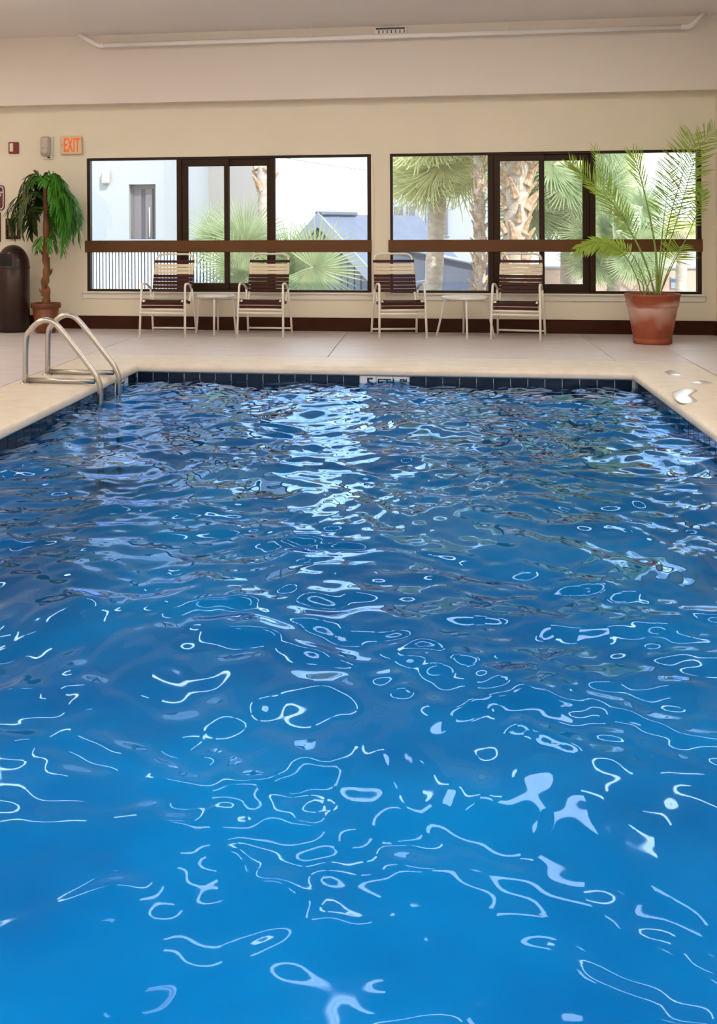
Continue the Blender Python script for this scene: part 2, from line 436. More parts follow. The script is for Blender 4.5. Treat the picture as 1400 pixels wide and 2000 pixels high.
# ------------------------------------------------------------------ windows
def window(idx, x0, x1, m, slider_z, zlow, label):
    w = struct('window_%d' % idx)
    a, bq, c, d, e, f_, g_, h = m             # pane edges: fixed | slider slider | fixed
    y0, y1 = D + .01, D + .10
    top, bot = zt, zb
    fr = MB()
    fr.box(x0, x1, y0, y1, top - .032, top, .003); fr.box(x0, x1, y0, y1, bot, bot + .028, .003)
    fr.box(x0, a, y0, y1, bot + .028, top - .032); fr.box(h, x1, y0, y1, bot + .028, top - .032)
    fr.build('window_frame', M_FRAME, w)
    for xx0, xx1 in ((bq, bq + .065), (g_ - .065, g_)):
        MB().box(xx0, xx1, y0 - .012, y1, bot + .028, top - .032, .006).build('mullion', M_FRAME, w)
    sx0, sx1 = bq + .065, g_ - .065
    def sash(xs0, xs1, px0, px1, ys, nm):
        s = MB(); ztop, zbt = slider_z, zlow
        s.box(xs0, xs1, ys, ys + .03, ztop, top - .032, .003); s.box(xs0, xs1, ys, ys + .03, bot + .028, zbt, .003)
        s.box(xs0, px0, ys, ys + .03, zbt, ztop, .003); s.box(px1, xs1, ys, ys + .03, zbt, ztop, .003)
        s.build('sash', M_FRAME, w)
        MB().box(px0, px1, ys + .012, ys + .017, zbt, ztop).build('pane', M_GLASS, w)
    mid = .5 * (d + e)
    sash(sx0, mid + .03, c, d, y0 + .01, 0)
    sash(mid - .03, sx1, e, f_, y0 + .045, 1)
    MB().box(a, bq, y0 + .05, y0 + .055, bot + .028, top - .032).build('pane', M_GLASS, w)
    MB().box(g_, h, y0 + .05, y0 + .055, bot + .028, top - .032).build('pane', M_GLASS, w)
    # broad guard rail across the whole window
    MB().box(x0 - .022, x1 + .004, D - .035, D + .004, .990, 1.140, .006).build('guard_rail', M_RAIL, w)
    # casing and sill
    s = MB()
    s.box(x0 - .03, x0, D - .012, D, bot, top + .02); s.box(x1, min(x1 + .03, RX1 - .01), D - .012, D, bot, top + .02)
    s.box(x0, x1, D - .012, D, top, top + .02); s.build('casing', M_WALL, w)
    s = MB(); s.box(x0 - .07, x1 + .05, D - .045, D, bot - .022, bot, .005); s.box(x0 - .055, x1 + .035, D - .02, D, bot - .09, bot - .022, .004)
    s.build('window_sill', M_TRIM, w)
    return w
window(1, W1[0], W1[1], (-4.315, -3.175, -3.029, -2.568, -2.502, -2.028, -1.918, -.771), 2.075, .60, '')
window(2, W2[0], W2[1], (-.458, .686, .832, 1.289, 1.355, 1.800, 1.942, 3.098), 2.088, .60, '')

# ------------------------------------------------------------------ ceiling: pipe, vent, lights
pz = 3.575; yp = 13.55
t = thing('ceiling_pipe', 'white painted pipe running along under the ceiling beside the bulkhead', 'pipe')
MB().tube([(-4.02, yp, pz), (2.86, yp, pz)], .029, 12).build('pipe', M_PIPE, t)
for e in (rounded([(-4.0, yp, pz), (-4.08, yp, pz), (-4.34, yp, CZ)], .05), rounded([(2.84, yp, pz), (2.94, yp, pz), (3.09, yp, CZ)], .05)):
    MB().tube(e, .031, 12).build('elbow', M_PIPE, t)
for x in (-3.66, -1.4, .9):
    h = MB(); h.tube([(x, yp, pz + .02), (x, yp, CZ)], .006, 6); h.tube([(x, yp + .032 * math.cos(q), pz + .032 * math.sin(q)) for q in [2 * PI * k / 12 for k in range(12)]], .005, 6, closed=True)
    h.build('hanger', M_PIPE, t)
t = thing('air_vent', 'small slotted air vent high on the bulkhead above the pipe', 'vent', (-.47, D - .22, 3.672))
MB().box(-.195, .195, -.02, 0, -.045, .045, .004).build('frame', M_PIPE, t)
MB().box(-.175, .175, -.022, -.0205, .012, .034).build('slot', M_VENTD, t)
for k in range(14):
    x = -.165 + k * .0254
    MB().box(x - .006, x + .006, -.024, -.0205, -.035, .004).build('slat', M_VENTD if k % 2 else M_PIPE, t)

lights = [(-1.9, 10.9), (1.9, 10.9), (-4.2, 10.9), (-.5, 10.9), (-1.0, 8.6), (2.2, 8.2), (-1.0, 5.6)]
for i, (x, y) in enumerate(lights):
    if i == 0:
        t = thing('ceiling_light', 'long fluorescent ceiling light mirrored in the pool water', 'ceiling light', (x, y, CZ), 0, 'fluorescent lights over the pool')
        MB().box(-.64, .64, -.14, .14, -.035, 0, .008).build('housing', M_HOUSING, t)
        for s in (-1, 1): MB().tube([(-.6, s * .065, -.062), (.6, s * .065, -.062)], .022, 10).build('lamp_tube', M_DIFF, t)
        for s in (-1, 1): MB().box(s * .62 - .02, s * .62 + .02, -.1, .1, -.095, -.035, .006).build('end_cap', M_HOUSING, t)
        light0 = t
    else: copy_thing(light0, (x, y, CZ), 0, light0['label'])

panels = [(x, y) for y in (-2.6, -.6, 1.4, 3.4) for x in (-5.8, -3.7, -1.6, .5, 2.4)] + [(-6.2, y) for y in (5.4, 7.4, 9.4, 11.4)] + [(.7, 9.7), (2.3, 6.2)]  # unseen fill panels, added only to brighten the room and the water
for i, (x, y) in enumerate(panels):
    if i == 0:
        t = thing('ceiling_fill_panel', 'flat rectangular fill panel added on the ceiling to brighten the room', 'ceiling light', (x, y, CZ), 0, 'added fill panels on the ceiling')
        b = MB(); b.box(-.64, .64, -.33, -.30, -.05, 0, .005); b.box(-.64, .64, .30, .33, -.05, 0, .005); b.box(-.64, -.61, -.30, .30, -.05, 0, .005); b.box(.61, .64, -.30, .30, -.05, 0, .005)
        b.build('housing', M_HOUSING, t)
        MB().box(-.61, .61, -.30, .30, -.04, -.005).build('diffuser', M_FILL, t)
        panel0 = t
    else: copy_thing(panel0, (x, y, CZ), 0, panel0['label'])

# ------------------------------------------------------------------ pool ladder
t = thing('pool_ladder', 'curved stainless steel ladder rails stepping into the pool', 'pool ladder', (-3.36, 9.28, 0))
tx, ty = t.location.x, t.location.y
for Y in (9.0, 9.56):
    p = [(-3.352, .004), (-3.345, .36), (-3.30, .455), (-3.235, .515), (-3.165, .535), (-3.10, .515), (-3.045, .465)]
    p = [Vector((x - tx, Y - ty, z)) for x, z in p]
    q = rounded([(-3.0 - tx, Y - ty, .412), (-2.74 - tx, Y - ty, .09), (-2.703 - tx, Y - ty, .0), (-2.700 - tx, Y - ty, -.90)], .08)
    MB().tube(spline(p, 5) + q, .0245, 14).build('rail', M_STEEL, t)
    MB().tube([(-3.34 - tx, Y - ty, .032), (-2.75 - tx, Y - ty, .032)], .0225, 12).build('base_bar', M_STEEL, t)
    MB().lathe([(0, .018), (.03, .018), (.045, .010), (.048, .005), (.048, .0045)], (-3.352 - tx, Y - ty, 0), 20).build('foot_plate', M_STEEL, t)
for z in (-.36, -.60, -.82):
    MB().box(-2.745 - tx, -2.655 - tx, 9.0 - ty, 9.56 - ty, z - .012, z + .012, .004).build('step', M_STEEL, t)

# ------------------------------------------------------------------ strap chairs and tables
def make_chair(label):
    t = thing('patio_chair', label, 'chair', (0, 0, 0), 0, 'patio chairs along the windows')
    R = .0135
    for s in (-1, 1):
        fr = rounded([(s * .275, 0, 0), (s * .268, .045, .44), (s * .262, .075, .635), (s * .262, .30, .625), (s * .250, .47, .555)], .06)
        o = MB().tube(fr, R, 8).build('arm_leg', M_CHAIR, t)
        MB().tube(rounded([(s * .275, .66, 0), (s * .268, .60, .25), (s * .258, .47, .555)], .1), R, 8).build('rear_leg', M_CHAIR, t)
    # seat and back rails in one bent hoop
    hoop = rounded([(-.232, .035, .335), (-.232, .03, .43), (-.232, .10, .435), (-.232, .45, .385), (-.232, .53, .50), (-.232, .685, .885),
                    (-.222, .715, .95), (-.16, .722, .972), (.16, .722, .972), (.222, .715, .95), (.232, .685, .885), (.232, .53, .50), (.232, .45, .385), (.232, .10, .435), (.232, .03, .43), (.232, .035, .345)], .05, 4)
    MB().tube(hoop, R, 8).build('back_frame', M_CHAIR, t)
    for y, z, w in ((.035, .332, .27), (.028, .290, .272), (.625, .062, .27)):
        MB().tube([(-w, y, z), (w, y, z)], .012, 8).build('stretcher', M_CHAIR, t)
    def strap(y0, z0, y1, z1, m, hw=.25):
        p0, p1 = Vector((0, y0, z0)), Vector((0, y1, z1)); d = (p1 - p0); nrm = Vector((0, -d.z, d.y)).normalized() if abs(d.z) > .001 else Vector((0, 0, 1))
        if nrm.z < 0 and abs(nrm.z) > .5: nrm = -nrm
        if nrm.y > .5: nrm = -nrm
        vs = []; N = 6
        for k in range(N + 1):
            x = -hw + 2 * hw * k / N; off = R + .003 - (.006 if 0 < k < N else .0)
            for pp in (p0, p1):
                vs.append(pp + Vector((x, 0, 0)) + nrm * off)
        for k in range(N + 1):
            x = -hw + 2 * hw * k / N; off = R - .001 - (.006 if 0 < k < N else .0)
            for pp in (p0, p1):
                vs.append(pp + Vector((x, 0, 0)) + nrm * off)
        fs = []; o = 2 * (N + 1)
        for k in range(N):
            a = 2 * k
            fs += [(a, a + 1, a + 3, a + 2), (o + a, o + a + 2, o + a + 3, o + a + 1), (a, a + 2, o + a + 2, o + a), (a + 1, o + a + 1, o + a + 3, a + 3)]
        fs += [(0, o, o + 1, 1), (2 * N, 2 * N + 1, o + 2 * N + 1, o + 2 * N)]
        # loops wrapped round the rails
        mb = MB().add(vs, fs)
        for sx in (-1, 1):
            c = []
            tdir = d.normalized(); half = d.length / 2; mid = (p0 + p1) / 2
            prof = [(.0175, -half), (.0175, half)]
            n = 10
            vv = []
            for k in range(n):
                a = 2 * PI * k / n
                rad = Vector((math.cos(a), 0, 0)) * .0172 + nrm * math.sin(a) * .0172
                vv += [mid - tdir * half + rad + Vector((sx * .232, 0, 0)), mid + tdir * half + rad + Vector((sx * .232, 0, 0))]
            mb.add(vv, [(2 * k, 2 * ((k + 1) % n), 2 * ((k + 1) % n) + 1, 2 * k + 1) for k in range(n)], True)
        o_ = mb.build('strap', m, t)
        if m is M_STRAP_C: o_['label'] = 'cream strap'
        return o_
    # back: brown, three cream, five brown
    B0, B1 = Vector((0, .535, .512)), Vector((0, .685, .885)); L = (B1 - B0).length; u = (B1 - B0) / L
    for k, m in enumerate([M_STRAP_B] * 5 + [M_STRAP_C] * 3 + [M_STRAP_B]):
        pitch = L / 8.75
        s0 = k * pitch; wd = .039 if 5 <= k < 8 else .038
        if k == 8: s0 += .010; wd = .034
        a, c = B0 + u * s0, B0 + u * (s0 + wd); strap(a.y, a.z, c.y, c.z, m)
    S0, S1 = Vector((0, .085, .435)), Vector((0, .44, .387)); L = (S1 - S0).length; u = (S1 - S0) / L
    for k in range(7):
        a, c = S0 + u * (k * L / 7), S0 + u * (k * L / 7 + .038); strap(a.y, a.z, c.y, c.z, M_STRAP_B)
    strap(.031, .424, .033, .388, M_STRAP_B); strap(.033, .380, .035, .348, M_STRAP_B)
    return t
chair = make_chair('white framed strap chair nearest the potted silk tree, in front of the railing')
chair.location = (-3.135, 12.97, 0); chair.rotation_euler = (0, 0, 0.0)
copy_thing(chair, (-1.985, 13.10, 0), math.radians(-2), 'white framed brown strap chair under the young fan palm, beside the smaller table')
copy_thing(chair, (-.32, 13.16, 0), math.radians(11), 'white framed brown strap chair standing between the two windows')
copy_thing(chair, (.945, 13.12, 0), math.radians(-10), 'white framed brown strap chair nearest the terracotta palm pot')

def make_table(loc, rad, splay, a0, label):
    t = thing('side_table', label, 'table', loc, 0, 'round side tables between chairs')
    zt_ = .482
    MB().lathe([(0, zt_ - .012), (rad - .02, zt_ - .014), (rad - .012, zt_ - .030), (rad, zt_ - .028), (rad + .002, zt_ - .012), (rad - .006, zt_), (rad - .03, zt_ + .002), (0, zt_ + .001)], n=40).build('table_top', M_TABLE, t)
    for k in range(4):
        a = a0 + k * PI / 2; c, s = math.cos(a), math.sin(a)
        p = rounded([(c * rad * .55, s * rad * .55, zt_ - .025), (c * rad * .86, s * rad * .86, zt_ - .045), (c * splay, s * splay, 0)], .07)
        MB().tube(p, .013, 8).build('leg', M_TABLE, t)
    return t
make_table((-2.60, 13.56, 0), .24, .245, math.radians(5 - 90 - 0), 'small round white side table between the chairs under the railing window')
make_table((.395, 13.48, 0), .275, .335, math.radians(2 - 90), 'round white splay-legged side table under the window with palm trunks')

# ------------------------------------------------------------------ trash can
t = thing('trash_can', 'brown metal dome-top trash can beside the potted silk tree', 'trash can', (-5.195, 13.53, 0))
R = .208
MB().lathe([(0, .004), (R - .012, .004), (R - .01, .03), (R, .034), (R, .80), (R - .004, .806)], n=40).build('body', M_CAN, t)
dome = [(R + .004, .795), (R + .006, .812), (R + .002, .826)] + [(R * math.cos(a), .83 + .265 * math.sin(a)) for a in [PI / 2 * k / 10 for k in range(11)]]
MB().lathe(dome, n=40).build('lid', M_CAN, t)
b = MB()                                       # opening in the dome, facing the pool
for zq in range(5):
    pass
vs = []; N = 10
for i, z in enumerate((.835, .88, .93, .985)):
    rr = R * math.sqrt(max(0, 1 - ((z - .83) / .265) ** 2)) + .003
    for k in range(N + 1):
        a = -PI / 2 - .95 + 1.25 * k / N; vs.append((rr * math.cos(a), rr * math.sin(a), z))
b.add(vs, [(i * (N + 1) + k, i * (N + 1) + k + 1, (i + 1) * (N + 1) + k + 1, (i + 1) * (N + 1) + k) for i in range(3) for k in range(N)], True)
b.build('flap', M_CANIN, t)

# ------------------------------------------------------------------ leaflets
def leaflet(mb, base, tip, width, nrm, droop=0.0):
    """lance-shaped blade folded along the midrib: two faces per segment"""
    ax = tip - base; L = ax.length; side = ax.cross(nrm).normalized(); vs = []
    for q, w in ((0, .35), (.35, 1), (.72, .7), (1, 0)):
        p = base + ax * q + Vector((0, 0, -droop * L * q * q))
        if w == 0: vs.append(p)
        else: vs += [p - side * width * w, p + nrm * width * .25, p + side * width * w]
    mb.add(vs, [(0, 1, 4, 3), (1, 2, 5, 4), (3, 4, 7, 6), (4, 5, 8, 7), (6, 7, 9), (7, 8, 9)])

def pinnate(parent, pts, n, ll, width, m, ms, nrm, stem=.008, start=.35, ang=50, droop=.15, up=0.0, rngs=random, one_side=None):
    """feather frond: stalk + leaflets"""
    O = parent.location
    P = [p - O for p in spline(pts, 8)]
    m_ = len(P)
    st = MB().tube(P, [stem * (1 - .8 * i / (m_ - 1)) for i in range(m_)], 6).build('frond', ms, parent)
    mb = MB(); nrm = Vector(nrm).normalized()
    for k in range(n):
        q = start + (1 - start) * (k + .5) / n; f = q * (m_ - 1); i = min(int(f), m_ - 2); fr = f - i
        p = P[i].lerp(P[i + 1], fr); T = (P[i + 1] - P[i]).normalized(); sd = T.cross(nrm).normalized()
        env = .45 + .55 * math.sin(PI * min(1, (q - start) / (1 - start) * .75 + .22))
        for s in (-1, 1):
            if one_side and s != one_side and rngs.random() < .85: continue
            a = math.radians(ang * (1 - .35 * (q - start) / (1 - start)) + rngs.uniform(-7, 7))
            d = (T * math.cos(a) + sd * s * math.sin(a) + nrm * rngs.uniform(-.25, .25) + Vector((0, 0, up))).normalized()
            l = ll * env * rngs.uniform(.85, 1.1)
            leaflet(mb, p, p + d * l, width * (.7 + .5 * env), nrm, droop * rngs.uniform(.5, 1.4))
    o = mb.build('leaflets', m, st); o['kind'] = 'stuff'
    return st

# ------------------------------------------------------------------ potted palm in terracotta
t = thing('potted_palm', 'tall feathery green palm in a terracotta pot by the window end', 'potted plant', (2.41, 13.0, 0))
b = MB().lathe([(0, .002), (.196, .002), (.204, .010), (.207, .055), (.200, .060), (.203, .066), (.262, .40), (.258, .405), (.272, .412), (.276, .425), (.288, .52), (.296, .528), (.297, .545), (.285, .552), (.268, .548), (.258, .52), (.250, .49)], n=48)
pot = b.build('pot', M_TERRA, t)
# lime bloom on the pot
tn = M_TERRA.node_tree; bs = tn.nodes['Principled BSDF']; src = bs.inputs['Base Color'].links[0].from_socket
nz = tn.nodes.new('ShaderNodeTexNoise'); nz.inputs['Scale'].default_value = 4.2; nz.inputs['Detail'].default_value = 1.0
co = tn.nodes.new('ShaderNodeTexCoord'); sx_ = tn.nodes.new('ShaderNodeSeparateXYZ'); tn.links.new(co.outputs['Object'], nz.inputs['Vector']); tn.links.new(co.outputs['Object'], sx_.inputs[0])
ad = tn.nodes.new('ShaderNodeMath'); ad.operation = 'MULTIPLY_ADD'; ad.inputs[1].default_value = .42; tn.links.new(nz.outputs['Fac'], ad.inputs[0]); tn.links.new(sx_.outputs['Z'], ad.inputs[2])
rr_ = tn.nodes.new('ShaderNodeValToRGB')
els = rr_.color_ramp.elements; els[0].position = .40; els[0].color = (0, 0, 0, 1); els[1].position = .72; els[1].color = (0, 0, 0, 1)
e_ = els.new(.50); e_.color = (.45, .45, .45, 1); e_ = els.new(.62); e_.color = (.85, .85, .85, 1); e_ = els.new(.68); e_.color = (.3, .3, .3, 1)
tn.links.new(ad.outputs[0], rr_.inputs[0])
mxr = tn.nodes.new('ShaderNodeMixRGB'); mxr.inputs['Color2'].default_value = (.55, .36, .31, 1)
tn.links.new(rr_.outputs[0], mxr.inputs['Fac']); tn.links.new(src, mxr.inputs['Color1']); tn.links.new(mxr.outputs[0], bs.inputs['Base Color'])
MB().lathe([(.252, .492), (.15, .505), (0, .508)], n=24).build('soil', M_SOIL, t)
Yp = 13.0
def fr(pix, dY, **kw):
    n = len(pix)
    pts = [at(x, y, Yp + dY * (i / (n - 1)) ** 1.3) for i, (x, y) in enumerate(pix)]
    return pts
nv = (0.1, -1, .15)
fronds = [
 (((1281, 578), (1262, 520), (1236, 462), (1192, 392), (1152, 352), (1113, 318)), -.10, 34, .27, .0095, dict(start=.38, ang=62, up=.45, droop=.05)),
 (((1279, 578), (1258, 505), (1226, 440), (1190, 370), (1160, 288)), .10, 16, .22, .008, dict(start=.5, ang=38, up=.2, droop=.02)),
 (((1283, 578), (1281, 500), (1272, 440), (1258, 375), (1246, 330), (1234, 298)), -.15, 10, .26, .009, dict(start=.6, ang=32, stem=.014, droop=.05)),
 (((1285, 578), (1294, 500), (1312, 410), (1330, 350), (1342, 300), (1352, 262)), .25, 40, .36, .0075, dict(start=.3, ang=72, droop=.08)),
 (((1286, 578), (1300, 500), (1322, 430), (1345, 350), (1365, 290), (1396, 252)), .1, 34, .28, .0075, dict(start=.42, ang=58, droop=.04)),
 (((1283, 578), (1290, 490), (1296, 430), (1303, 370), (1300, 318)), .3, 30, .30, .007, dict(start=.35, ang=66, droop=.1)),
 (((1252, 578), (1244, 545), (1222, 502), (1190, 478), (1160, 474), (1126, 486)), -.25, 26, .17, .014, dict(start=.45, ang=52, droop=.35)),
 (((1270, 578), (1252, 530), (1232, 495), (1205, 480), (1178, 482)), -.10, 20, .17, .010, dict(start=.5, ang=55, droop=.3)),
 (((1288, 578), (1302, 535), (1316, 505), (1326, 482)), -.10, 12, .25, .008, dict(start=.6, ang=75, droop=.1)),
 (((1287, 578), (1312, 520), (1345, 455), (1366, 400), (1374, 372)), .0, 18, .14, .008, dict(start=.55, ang=60, droop=.1)),
 (((1258, 578), (1255, 552), (1248, 530)), .0, 5, .12, .007, dict(start=.3, ang=35, droop=.05)),
 (((1259, 578), (1268, 550), (1280, 528)), .0, 4, .12, .007, dict(start=.4, ang=35, droop=.05)),
]
for pix, dY, n, ll, wd, kw in fronds:
    pinnate(t, fr(pix, dY), n, ll, wd * .68, M_FROND_IN, M_STALK, nv, **kw)

# ------------------------------------------------------------------ silk palm tree
t = thing('potted_silk_palm', 'potted artificial palm tree with a bushy drooping crown by the wall', 'potted plant', (-4.735, 13.44, 0))
b = MB().lathe([(0, .002), (.118, .002), (.122, .01), (.165, .30), (.160, .305), (.186, .312), (.190, .36), (.186, .372), (.172, .372), (.165, .34)], n=36)
b.build('pot', M_GLAZE, t)
MB().lathe([(.167, .342), (.08, .35), (0, .352)], n=20).build('moss', M_SOIL, t)
tp = [(0, 0, .34), (.012, 0, .48), (-.012, 0, .60), (.004, .01, .70), (.018, 0, .82), (0, 0, .95), (.008, 0, 1.10), (.012, 0, 1.35), (.008, 0, 1.65), (0, 0, 1.86)]
TP = spline(tp, 5); nT = len(TP)
MB().tube(TP, [(.052 - .018 * i / nT) * (1 + .14 * math.sin(i * 1.15)) for i in range(nT)], 10).build('trunk', M_TRUNK, t)
for z, a, s in ((.98, 2.9, 1), (.72, .3, 1), (.56, -1.2, 1.2), (.86, -.4, .8), (.47, 3.4, .9)):
    MB().tube(spline([(.03 * math.cos(a), .03 * math.sin(a), z), (.065 * math.cos(a) * s, .065 * math.sin(a) * s, z + .03), (.085 * math.cos(a) * s, .085 * math.sin(a) * s, z + .085)], 3), [.024, .022, .018, .014, .011, .007, .002], 6).build('stub', M_TRUNK, t)
rg = random.Random(3); O = t.location
for k in range(40):
    tier = k % 3
    a = k * 2.39996 + rg.uniform(-.2, .2); z = (1.78, 1.66, 1.52)[tier] + rg.uniform(-.04, .04)
    while abs((a + PI / 2 + PI) % (2 * PI) - PI) < .55: a += .6
    reach = (.34, .46, .40)[tier] * rg.uniform(.85, 1.1); rise = (.16, .09, .02)[tier]; fall = (.22, .40, .42)[tier] * rg.uniform(.7, 1.2)
    c, s = math.cos(a), math.sin(a) * .7
    if c < -.4: fall *= .8
    pts = [O + Vector(v) for v in ((0, 0, z), (c * reach * .35, s * reach * .35, z + rise), (c * reach * .75, s * reach * .75, z + rise * .7 - fall * .1), (c * reach, s * reach, z - fall * .5), (c * reach * 1.02, s * reach * 1.02, z - fall))]
    nr = Vector((-s * .3, c * .3, 1)) * .5 + Vector((c, s, .2))
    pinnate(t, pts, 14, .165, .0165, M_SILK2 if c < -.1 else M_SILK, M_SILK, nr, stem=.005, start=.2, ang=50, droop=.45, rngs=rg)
for k in range(7):
    a = k * .9; c, s = math.cos(a), math.sin(a)
    pts = [O + Vector(v) for v in ((0, 0, 1.20), (c * .07, s * .07, 1.19), (c * .13, s * .13, 1.12), (c * .155, s * .155, 1.00 + .03 * (k % 3)))]
    pinnate(t, pts, 4, .10, .012, M_SILK, M_SILK, Vector((c, s, .3)), stem=.004, start=.3, ang=30, droop=.3, rngs=rg)
for k in range(7):
    a = k * .9 + .4; c, s = math.cos(a), math.sin(a)
    pts = [O + Vector(v) for v in ((0, 0, 1.80), (c * .06, s * .06, 1.90), (c * .15, s * .13, 1.92), (c * .24, s * .2, 1.84))]
    pinnate(t, pts, 9, .14, .014, M_SILK, M_SILK, Vector((c * .3, s * .3 - .4, 1)), stem=.004, start=.15, ang=42, droop=.4, rngs=rg)

# ------------------------------------------------------------------ wall fittings
t = thing('fire_alarm_strobe', 'small maroon square fire alarm with a white lens on the wall', 'alarm', (-5.331, D, 2.346))
MB().box(-.066, .066, -.035, 0, -.074, .074, .006).build('body', M_RED, t)
MB().box(-.046, .004, -.052, -.034, -.052, .058, .012).build('lens', M_LENS, t)
t = thing('emergency_light', 'grey emergency wall lamp next to the exit sign', 'wall lamp', (-4.873, D, 2.336))
MB().box(-.062, .074, -.03, 0, -.145, .15, .008).build('back_plate', M_TRIM, t)
MB().box(-.07, .05, -.10, -.03, -.105, .145, .02).build('body', M_GREY, t)
MB().lathe([(0, 0), (.03, -.004), (.045, .012), (.046, .02)], n=24).build('lamp_head', M_CHROME, t)
lh = t.children[-1]; lh.rotation_euler = (PI / 2, 0, 0); lh.location = (-.005, -.098, -.04); lh.data.transform(Matrix.Diagonal((1, 1, 1, 1)))
MB().box(.005, .045, -.045, -.03, -.132, -.115, .003).build('test_button', M_BLACK, t)
t = thing('exit_sign', 'beige exit sign with glowing red-orange letters above the first window', 'exit sign', (-4.548, D, 2.365))
MB().box(-.142, .142, -.05, 0, -.115, .115, .01).build('body', M_SIGNB, t)
o = link('lettering', text_mesh('EXIT', .245, .002, .40), M_EXIT, t); o.location = (.012, -.0525, .004)
me = o.data
xs_ = [v.co.x for v in me.vertices]; zs_ = [v.co.z for v in me.vertices]
wx, wz = max(xs_) - min(xs_), max(zs_) - min(zs_); cx_, cz_ = (max(xs_) + min(xs_)) / 2, (max(zs_) + min(zs_)) / 2
me.transform(Matrix.Diagonal((.212 / wx, 1, .178 / wz, 1)) @ Matrix.Translation((-cx_, 0, -cz_)))
MB().tube([(-.108, -.052, .022), (-.124, -.052, 0), (-.108, -.052, -.022)], .0045, 5).build('arrow', M_GREY, t)
t = thing('wall_notice', 'maroon rounded notice board with white border above the trash can', 'sign', (-5.66, D, 1.70))
def rrect(w, h, r, n=5):
    P = []
    for cx0, cz0, a0 in ((w - r, h - r, 0), (-w + r, h - r, PI / 2), (-w + r, -h + r, PI), (w - r, -h + r, 1.5 * PI)):
        P += [(cx0 + r * math.cos(a0 + PI / 2 * k / n), cz0 + r * math.sin(a0 + PI / 2 * k / n)) for k in range(n + 1)]
    return P
MB().prism(rrect(.20, .165, .05), -.012, 0).build('board', M_MAROON, t)
MB().prism(rrect(.188, .152, .045), -.014, -.0121).build('border', M_WHITE, t)
MB().prism(rrect(.176, .140, .038), -.0155, -.0141).build('face', M_MAROON, t)
o = link('lettering', text_mesh('T', .085, .001, .9, .25), M_WHITE, t); o.location = (.145, -.0168, .045)
t = thing('framed_picture', 'small dark framed box on the wall behind the silk palm', 'picture', (-5.346, D, 1.296))
b = MB(); b.box(-.097, -.07, -.03, 0, -.133, .133, .004); b.box(.07, .097, -.03, 0, -.133, .133, .004); b.box(-.07, .07, -.03, 0, .1, .133, .004); b.box(-.07, .07, -.03, 0, -.133, -.1, .004)
b.build('frame', M_FRAME, t)
MB().box(-.07, .07, -.012, 0, -.1, .1).build('picture', M_MAROON, t)
MB().box(0.012, .05, -.02, -.012, -.085, .075, .002).build('card', M_WHITE, t)
MB().box(-.045, -.012, -.018, -.012, -.085, .075, .002).build('handle', M_GREY, t)
t = thing('wall_panel', 'brown edge of a flat wall panel under the maroon notice', 'panel', (-5.62, D, 1.32))
MB().box(-.10, .104, -.02, 0, -.19, .19, .003).build('panel_face', M_RAIL, t)
MB().box(-.085, .088, -.024, -.0201, -.175, .175, .002).build('inset', M_GREY, t)

# ------------------------------------------------------------------ wet patches on the coping
def puddle(pix, label):
    pts = []
    for x, y in pix:
        d = FW + RT * ((x - PX) / FPX) - UP * ((y - PY) / FPX); k = -(H - .0062) / d.z
        pts.append((d.x * k, d.y * k))
    cx0 = sum(p[0] for p in pts) / len(pts); cy0 = sum(p[1] for p in pts) / len(pts)
    n = 28; ring = spline([(x, y, 0) for x, y in pts + pts[:1]], 5)[:-1]
    t = MB(); vs = [(p[0], p[1], .0064) for p in ring] + [(cx0 + (p[0] - cx0) * .9, cy0 + (p[1] - cy0) * .9, .0078) for p in ring] + [(cx0, cy0, .0078)]
    m = len(ring); fs = [(i, (i + 1) % m, (i + 1) % m + m, i + m) for i in range(m)] + [(i + m, (i + 1) % m + m, 2 * m) for i in range(m)]
    o = t.add(vs, fs, True).build('puddle', M_PUD); tag(o, label, 'puddle', 'wet patches on the pool edge')
M_PUD = mat('water_film', (.70, .61, .50), .3, spec=.8)
M_PUD.node_tree.nodes['Principled BSDF'].inputs['Coat Weight'].default_value = 1.0
M_PUD.node_tree.nodes['Principled BSDF'].inputs['Coat Roughness'].default_value = .15
puddle([(1296, 726), (1312, 723), (1330, 732), (1308, 733)], 'small wet patch on the coping near the pool corner')
puddle([(1312, 766), (1335, 759), (1362, 762), (1350, 772), (1362, 784), (1336, 788), (1318, 780)], 'large bright wet patch on the side coping')
puddle([(1352, 747), (1366, 743), (1392, 748), (1372, 750)], 'narrow wet patch near the outer edge of the side coping')

# ------------------------------------------------------------------ courtyard outside
S(MB().box(-30, 34, D + .2, 60, -.3, -.12).build('ground', M_GROUND))
# white building with doorway
Yb = 20.0
t = thing('white_building', 'white stucco building with a recessed bronze doorway beyond the railing', 'building', (at(250, 470, Yb).x, Yb, -.12))
O = t.location
def L(px, py, Y=Yb): p = at(px, py, Y); return p.x - O.x, p.z - O.z
xl = -9.0 - O.x; xr = L(318, 0)[0]; d0, d1 = L(250, 0)[0], L(302, 0)[0]; dz = L(0, 363)[1]; zz0 = L(0, 470)[1]
b = MB(); b.box(xl, d0, 0, .3, 0, 6.0); b.box(d1, xr, 0, .3, 0, 6.0); b.box(d0, d1, 0, .3, dz, 6.0); b.build('wall', M_STUCCO, t)
MB().box(xr - .25, xr, .3, 4.2, 0, 6.0).build('side_wall', M_STUCCO, t)
MB().box(xr, L(506, 0, 24.2)[0], 4.2, 4.5, 0, 6.0).build('rear_wall', M_STUCCOG, t)
b = MB(); b.box(d0, d0 + .05, .12, .2, 0, dz); b.box(d1 - .05, d1, .12, .2, 0, dz); b.box(d0 + .05, d1 - .05, .12, .2, dz - .08, dz); b.build('door_frame', M_DOOR, t)
mx0 = d0 + .55 * (d1 - d0)
